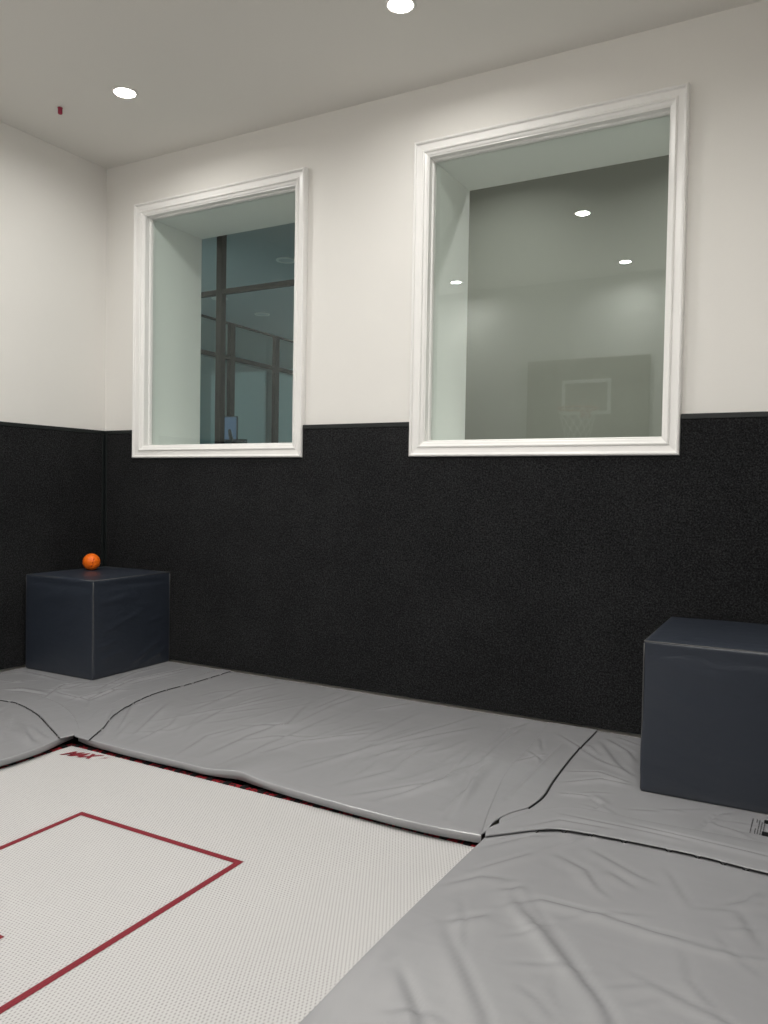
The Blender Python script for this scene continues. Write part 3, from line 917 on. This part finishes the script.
# ------------------------------------------------------------ foam boxes
def foam_box(name, x0, x1, y0, y1, h, label, seed, rz, creases):
    o = empty(name, ((x0 + x1) / 2, (y0 + y1) / 2, 0.0), label, 'foam box', 'navy vinyl foam boxes', rz)
    sx, sy, sz = (x1 - x0) / 2, (y1 - y0) / 2, h
    n_ = 56
    verts, faces = [], []
    vm = {}
    rs_ = np.random.RandomState(seed)
    kk = [(rs_.normal(0, 6, 3), rs_.uniform(0, 6.28)) for _ in range(6)]

    def par(i):
        tt = np.linspace(-1, 1, n_ + 1)
        tt = np.sign(tt) * (1 - (1 - np.abs(tt)) ** 1.25)
        return tt[i]
    R = 0.011

    def place(a, b, c):
        p = np.array([a * sx, b * sy, (c + 1) / 2 * sz])
        ctr = np.array([0, 0, sz / 2]); hs = np.array([sx, sy, sz / 2])
        d = p - ctr
        inner = np.clip(d, -(hs - R), hs - R)
        v = d - inner
        L_ = np.linalg.norm(v)
        nrm = v / L_
        q_ = ctr + inner + nrm * R
        # soft bulge + creases
        bul = 0
        aa = np.abs([a, b, c])
        e = np.sort(aa)
        flat = (1 - e[0] ** 4) * (1 - e[1] ** 4)
        bul += 0.008 * flat
        w = sum(math.sin(float(k0 @ p) + ph0) for k0, ph0 in kk) * 0.0008
        for (A_, B_, am, wd) in creases:
            A_ = np.array(A_); B_ = np.array(B_)
            dd_ = B_ - A_
            tt = np.clip(((p - A_) @ dd_) / (dd_ @ dd_), 0, 1)
            r_ = np.linalg.norm(p - A_ - tt * dd_)
            en = min(1, 3 * min(tt, 1 - tt) + 0.15)
            w += am * en * math.exp(-(r_ / wd) ** 2)
        bottom = min(1, q_[2] / 0.03)
        q_ = q_ + nrm * (bul + w) * (bottom if nrm[2] > -0.5 else 0)
        q_[2] = max(q_[2], 0)
        return q_

    def V(a, b, c):
        k_ = (round(a, 6), round(b, 6), round(c, 6))
        if k_ not in vm:
            vm[k_] = len(verts); verts.append(place(a, b, c))
        return vm[k_]
    g = [par(i) for i in range(n_ + 1)]
    for i in range(n_):
        for j in range(n_):
            a, b, c, d = g[i], g[i + 1], g[j], g[j + 1]
            for s in (-1, 1):
                for f in (((s, a, c), (s, b, c), (s, b, d), (s, a, d)), ((a, s, c), (b, s, c), (b, s, d), (a, s, d)), ((a, c, s), (b, c, s), (b, d, s), (a, d, s))):
                    fc = [V(*p) for p in f]
                    faces.append(fc)
    body = mesh_obj('cover', verts, faces, m_navy, o, True)
    bm = bmesh.new(); bm.from_mesh(body.data); bmesh.ops.recalc_face_normals(bm, faces=bm.faces[:]); bm.to_mesh(body.data); bm.free()
    # welts along the edges
    bm = bmesh.new()
    q = R * 0.30
    for (u, v) in ((-1, -1), (1, -1), (1, 1), (-1, 1)):
        tube(bm, [(u * (sx - q), v * (sy - q), z_) for z_ in np.linspace(0.012, sz - 0.012, 10)], 0.0028, 6)
    zt_ = sz - q
    tube(bm, [(-sx + q, -sy + q, zt_), (sx - q, -sy + q, zt_), (sx - q, sy - q, zt_), (-sx + q, sy - q, zt_)], 0.0028, 6, closed=True)
    bm_obj('edge_welt', bm, m_navyseam, o, True)['label'] = 'paler raised seam'
    return o


lc = [((.335, -.1, .02), (.335, .30, .20), .006, .018), ((.335, .05, .02), (.335, .34, .12), .006, .015), ((.335, -.3, .30), (.335, .1, .42), .004, .018),
      ((.335, .1, .32), (.335, .34, .36), .004, .014), ((.335, -.33, .12), (.335, -.1, .16), .005, .015), ((.335, -.33, .2), (.335, -.15, .24), .004, .014),
      ((.335, -.33, .5), (.335, .0, .53), .004, .02), ((-.3, -.36, .5), (.3, -.36, .56), .003, .03), ((.335, -.34, .62), (.335, .34, .60), -.004, .02),
      ((-.33, -.36, .62), (.33, -.36, .61), -.004, .02)]
foam_box('foam_box', 0.062, 0.734, -0.744, -0.032, 0.662, 'dark navy vinyl foam box in the left corner, carrying the orange ball', 3, math.radians(0.6), lc)
rc = [((-.33, -.37, .58), (.1, -.37, .50), .004, .02), ((-.33, -.37, .50), (-.05, -.37, .36), .005, .024), ((-.33, -.37, .35), (-.1, -.37, .27), .004, .022),
      ((-.33, -.37, .42), (-.15, -.37, .40), .004, .018), ((-.33, -.37, .2), (0, -.37, .12), .004, .025), ((-.33, -.37, .1), (-.1, -.37, .06), .004, .018),
      ((-.33, -.37, .62), (.33, -.37, .60), -.004, .02), ((-.3, -.33, .65), (.3, -.28, .65), .004, .02), ((-.3, -.2, .65), (.1, -.3, .65), .004, .018),
      ((-.33, -.36, .25), (-.33, .2, .35), .004, .02)]
foam_box('foam_box', 4.259, 4.938, -0.812, -0.042, 0.662, 'dark navy vinyl foam box at the right edge, nothing on top', 9, math.radians(1.1), rc)

# ------------------------------------------------------------ ball
bl = empty('ball', (0.236, -0.325, 0.6660), 'small orange rubber ball on top of the left foam box', 'ball')
bm = bmesh.new()
bmesh.ops.create_uvsphere(bm, u_segments=48, v_segments=32, radius=0.0615)
bmesh.ops.translate(bm, verts=bm.verts[:], vec=(0, 0, 0.0615))
bm_obj('ball_skin', bm, m_ball, bl, True)
bm = bmesh.new()
R_ = 0.0617
dirc = Vector((CX - 0.236, CY + 0.325, 0.6)).normalized()
side = dirc.cross(Vector((0, 0, 1))).normalized()
upv = side.cross(dirc)
for sg in ((-0.1, 0.75, 0.30, 0.48), (0.02, 0.32, 0.18, 0.10), (0.06, 0.1, -0.18, -0.34)):
    # little red dashes running down the near side
    _, t0, _, _ = sg
for (h0, h1) in ((0.42, 0.10), (0.0, -0.15), (-0.36, -0.60)):
    pts_ = []
    for tt in np.linspace(h0, h1, 6):
        dv = (dirc * math.cos(tt) + upv * math.sin(tt) - side * (0.18 + 0.28 * tt)).normalized()
        pts_.append(Vector((0, 0, 0.0615)) + dv * R_)
    tube(bm, pts_, 0.0022, 6)
bm_obj('printed_mark', bm, m_ballmark, bl, True)

# ------------------------------------------------------------ hoop on the wall behind the camera (seen mirrored in the glass)
bh = empty('basketball_hoop', (2.50, -D + 0.001, 1.90), 'wall basketball hoop with smoked backboard, mirrored in the right window', 'basketball hoop')
HW, HH = 0.70, 0.90
bm_obj('backboard', box(bmesh.new(), (-HW, 0.04, 0.02), (HW, 0.06, 0.92), 0.004), m_board, bh)
bm = bmesh.new()
for a, b in (((-0.28, 0.0605, 0.28), (-0.24, 0.063, 0.68)), ((0.24, 0.0605, 0.28), (0.28, 0.063, 0.68)), ((-0.24, 0.0605, 0.64), (0.24, 0.063, 0.68)), ((-0.24, 0.0605, 0.28), (0.24, 0.063, 0.32))):
    box(bm, a, b)
bm_obj('target_square', bm, m_white, bh)
for sx in (-0.4, 0.4):
    bm_obj('mounting_bracket', box(bmesh.new(), (sx - 0.03, 0.0, 0.1), (sx + 0.03, 0.04, 0.85)), m_steel, bh)
bm = bmesh.new()
RC, RZ = (0.0, 0.06 + 0.32, 0.32), 0.225
tube(bm, [(RC[0] + RZ * math.cos(a), RC[1] + RZ * math.sin(a), RC[2]) for a in np.linspace(0, 2 * math.pi, 40, endpoint=False)], 0.009, 8, closed=True)
box(bm, (-0.06, 0.06, 0.25), (0.06, 0.075, 0.34)); box(bm, (-0.05, 0.07, 0.31), (0.05, 0.16, 0.322))
bm_obj('rim', bm, m_rim, bh, True)
bm = bmesh.new()
ns, nr = 12, 6
for s in (1, -1):
    for i in range(ns):
        pts_ = []
        for k_ in range(nr * 2 + 1):
            t_ = k_ / (nr * 2)
            rr_ = RZ * (1 - 0.45 * t_ ** 0.7)
            a = 2 * math.pi * (i + s * t_ * 2.5) / ns
            pts_.append((RC[0] + rr_ * math.cos(a), RC[1] + rr_ * math.sin(a), RC[2] - 0.008 - 0.36 * t_))
        tube(bm, pts_, 0.0035, 4)
bm_obj('net', bm, m_net, bh, True)

# ------------------------------------------------------------ ceiling things
rc_ = empty('ceiling_cap', (0.528, -0.85, H), 'tiny red cap on the ceiling near the left corner', 'cap')
bm = bmesh.new()
lathe(bm, [(0.001, -0.0005), (0.016, -0.0005), (0.016, -0.004), (0.014, -0.006), (0.014, -0.038), (0.011, -0.042), (0.0005, -0.043)], 20)
bm_obj('red_cap', bm, m_redcap, rc_, True)

names_ = {(1.06, -0.8): 'lit round downlight near the left wall, above the left window',
          (3.0, -0.8): 'lit round downlight near the window wall, at the top edge of the photo',
          (1.06, -2.45): 'lit round downlight halfway along the left side of the room',
          (3.0, -2.45): 'lit round downlight over the middle of the trampoline',
          (4.80, -2.45): 'lit round downlight above the near right pad',
          (1.06, -4.1): 'lit round downlight in the rear left of the room, mirrored in the right window',
          (3.0, -4.1): 'lit round downlight by the backboard wall, mirrored in the right window',
          (4.80, -4.1): 'lit round downlight in the rear right of the room'}
dl = None
LR = 0.064
lamp = bpy.data.lights.new('downlight_beam', 'AREA')
lamp.shape = 'DISK'
lamp.size = 0.11
lamp.energy = LAMP_W
lamp.color = LAMP_COL
lamp.spread = math.radians(165)
lamp_far = lamp.copy()
lamp_far.energy = LAMP_W_FAR
for x in LX:
    for y in LY:
        if (x, y) not in names_:
            continue
        if dl is None:
            o = empty('downlight', (x, y, H), names_[x, y], 'ceiling light', 'lit round ceiling downlights')
            bm = bmesh.new()
            lathe(bm, [(LR + 0.0005, -0.0005), (LR + 0.018, -0.0005), (LR + 0.018, -0.003), (LR + 0.010, -0.006), (LR + 0.0005, -0.006), (LR + 0.0005, -0.0005)])
            bm_obj('trim_ring', bm, m_metalwhite, o, True)
            bm = bmesh.new()
            bmesh.ops.create_circle(bm, cap_ends=True, radius=LR, segments=40)
            bmesh.ops.translate(bm, verts=bm.verts[:], vec=(0, 0, -0.002))
            bm_obj('lens', bm, m_lens, o)
            lo = bpy.data.objects.new('beam', lamp); C.objects.link(lo); lo.parent = o; lo.location = (0, 0, -0.0065)
            dl = o
        else:
            o = dl.copy(); C.objects.link(o); o.location = (x, y, H); o['label'] = names_[x, y]
            for ch in list(dl.children):
                c = ch.copy(); C.objects.link(c); c.parent = o
                if ch.type == 'LIGHT' and y < -1:
                    c.data = lamp_far

# unseen gym downlights, added to brighten the plain wall and the pads
lamp_gym = lamp.copy()
lamp_gym.energy = GYM_LAMP_W
lamp_gym.spread = math.radians(140)
for x, lb in ((2.5, 'unseen gym downlight added to light the wall behind the right window, left one'), (4.3, 'unseen gym downlight added to light the wall behind the right window, right one')):
    o = dl.copy(); C.objects.link(o); o.location = (x, 1.22, GYMH); o['label'] = lb; o['group'] = 'added unseen gym downlights'
    for ch in list(dl.children):
        c = ch.copy(); C.objects.link(c); c.parent = o
        if ch.type == 'LIGHT': c.data = lamp_gym
